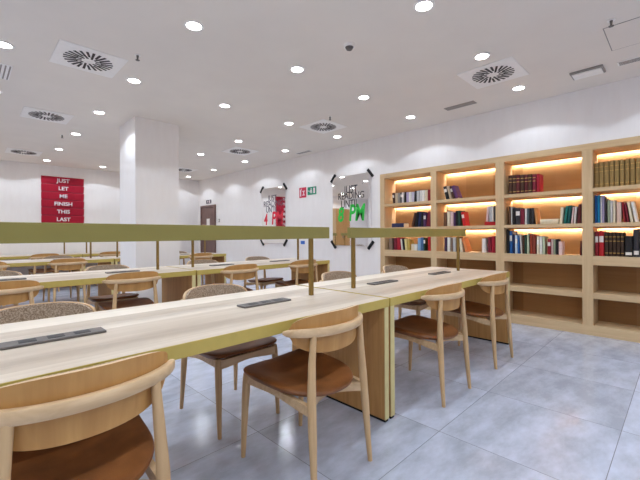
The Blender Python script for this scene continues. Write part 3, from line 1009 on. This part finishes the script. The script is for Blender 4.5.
VS = [(.835, 3.88, 'square ceiling vent with dark swirl slots above the second row, beside a sprinkler'),
      (3.845, 1.37, 'square ceiling vent with dark swirl slots between two downlights near the bookcase'),
      (3.86, 3.82, 'square ceiling vent with swirl slots above the end of the second row'),
      (.81, 6.05, 'square ceiling vent with swirl slots before the column, over the third row side'),
      (3.82, 6.05, 'square ceiling vent past the column, over the mirror wall side'),
      (.84, 8.95, 'distant ceiling vent close to the back wall above the red slogan board'),
      (3.88, 8.70, 'distant ceiling vent close to the back wall on the brown door side')]
v0 = None
for x, y, lb in VS:
    if v0 is None: v0 = make_vent(lb); v0.location = (x, y, ZC)
    else: dup(v0, (x, y, ZC), 0, lb)

t = thing('smoke_detector', 'small round smoke detector on the ceiling between downlights', 'smoke detector', (2.365, 2.02, ZC))
bm = new_bm(); add_cyl(bm, 0, 0, -.022, -.0008, .046, 24, .05); obj('base', bm, M['white'], t, True)
bm = new_bm(); add_cyl(bm, 0, 0, -.042, -.0222, .024, 20, .036); obj('sensor_head', bm, M['socket'], t, True)

def make_sprinkler(label):
    t = thing('sprinkler', label, 'sprinkler', (0, 0, 0), 0, 'sprinkler heads on the ceiling')
    bm = new_bm(); add_cyl(bm, 0, 0, -.006, -.0008, .026, 20); obj('collar', bm, M['white'], t, True)
    bm = new_bm(); add_tube(bm, [(0,0,-.0062), (0,0,-.03), (0,0,-.045)], [.011,.008,.006], 12); obj('nozzle', bm, M['socket'], t, True)
    bm = new_bm(); add_cyl(bm, 0, 0, -.049, -.0455, .018, 16); obj('deflector', bm, M['socket'], t, True)
    return t
SPK = [(1.125, 3.46, 'small sprinkler head beside the vent over the second row'), (3.53, .39, 'small sprinkler head beside the ceiling access hatch'),
       (1.14, 7.03, 'small sprinkler head deep in the room before the column'), (3.60, 3.43, 'small sprinkler head at the corner of the vent over the row end')]
s0 = None
for x, y, lb in SPK:
    if s0 is None: s0 = make_sprinkler(lb); s0.location = (x, y, ZC)
    else: dup(s0, (x, y, ZC), 0, lb)

t = thing('emergency_light', 'rectangular emergency light box on the ceiling above the bookcase', 'emergency light', (4.485, .685, ZC))
bm = new_bm(); add_box(bm, -.10, .10, -.135, .135, -.018, -.0008); bevel_all(bm, .003, 1); obj('housing', bm, M['grille'], t)
bm = new_bm(); add_box(bm, -.075, .075, -.120, .120, -.030, -.0182); bevel_all(bm, .004, 2); obj('diffuser', bm, M['white'], t)
def linear_vent(label, x, y, lx, ly):
    t = thing('ceiling_grille', label, 'grille', (x, y, ZC))
    bm = new_bm(); add_box(bm, -lx/2, lx/2, -ly/2, ly/2, -.007, -.0008); obj('frame', bm, M['white'], t)
    bm = new_bm()
    for k in range(4):
        xx = -lx/2 + .016 + (lx-.032)*k/3
        add_box(bm, xx-.006, xx+.006, -ly/2+.012, ly/2-.012, -.009, -.0072)
    obj('grille_slats', bm, M['grille'], t)
    return t
linear_vent('narrow grey ceiling grille over the fourth bay of the bookcase', 4.49, .21, .10, .48)
linear_vent('narrow ceiling grille next to the mirror wall deep in the room', 4.77, 5.26, .10, .40)
t = linear_vent('dark slotted ceiling grille at the frame edge over the second row', .28, 4.72, .13, .42)
t = thing('ceiling_cover', 'flush rectangular cover in the ceiling beside the bookcase wall', 'cover', (4.49, 2.0, ZC))
bm = new_bm(); add_box(bm, -.055, .055, -.19, .19, -.006, -.0008); obj('panel_face', bm, M['grille'], t)
t = thing('access_hatch', 'square access hatch in the ceiling with a thin dark joint', 'hatch', (3.88, .205, ZC))
bm = new_bm(); add_box(bm, -.25, .25, -.25, .25, -.0022, -.0008); obj('hatch_frame', bm, M['grille'], t)
bm = new_bm(); add_box(bm, -.243, .243, -.243, .243, -.0034, -.0023); obj('hatch_door', bm, M['ceil'], t)

# ------------------------------------------------------------------ world, camera, view
w = bpy.data.worlds.new('World'); S.world = w; w.use_nodes = True
w.node_tree.nodes['Background'].inputs[0].default_value = (.02, .02, .022, 1)
w.node_tree.nodes['Background'].inputs[1].default_value = 1.0

cd = bpy.data.cameras.new('camera'); cam = bpy.data.objects.new('camera', cd); C.objects.link(cam)
FPX = 361.0
cd.sensor_fit = 'HORIZONTAL'; cd.sensor_width = 36; cd.lens = 36*FPX/640
th_ = math.atan(365/361.0); roll = math.atan(.0058)
fw = Vector((math.cos(th_), math.sin(th_), 0)); rt = Vector((math.sin(th_), -math.cos(th_), 0)); up = Vector((0, 0, 1))
r2 = rt*math.cos(roll) - up*math.sin(roll); u2 = up*math.cos(roll) + rt*math.sin(roll)
mat = Matrix((( r2.x, u2.x, -fw.x, 0), (r2.y, u2.y, -fw.y, 0), (r2.z, u2.z, -fw.z, 1.14), (0, 0, 0, 1)))
cam.matrix_world = mat
cd.shift_x = 0; cd.shift_y = -5.1/640
cd.clip_start = .05
S.camera = cam

S.view_settings.view_transform = 'Standard'
S.view_settings.look = 'None'
S.view_settings.gamma = 1.0
S.view_settings.use_curve_mapping = False
S.view_settings.exposure = EXPOSURE
S.cycles.use_denoising = True
S.cycles.max_bounces = 10
S.cycles.diffuse_bounces = 6
S.cycles.sample_clamp_indirect = 8
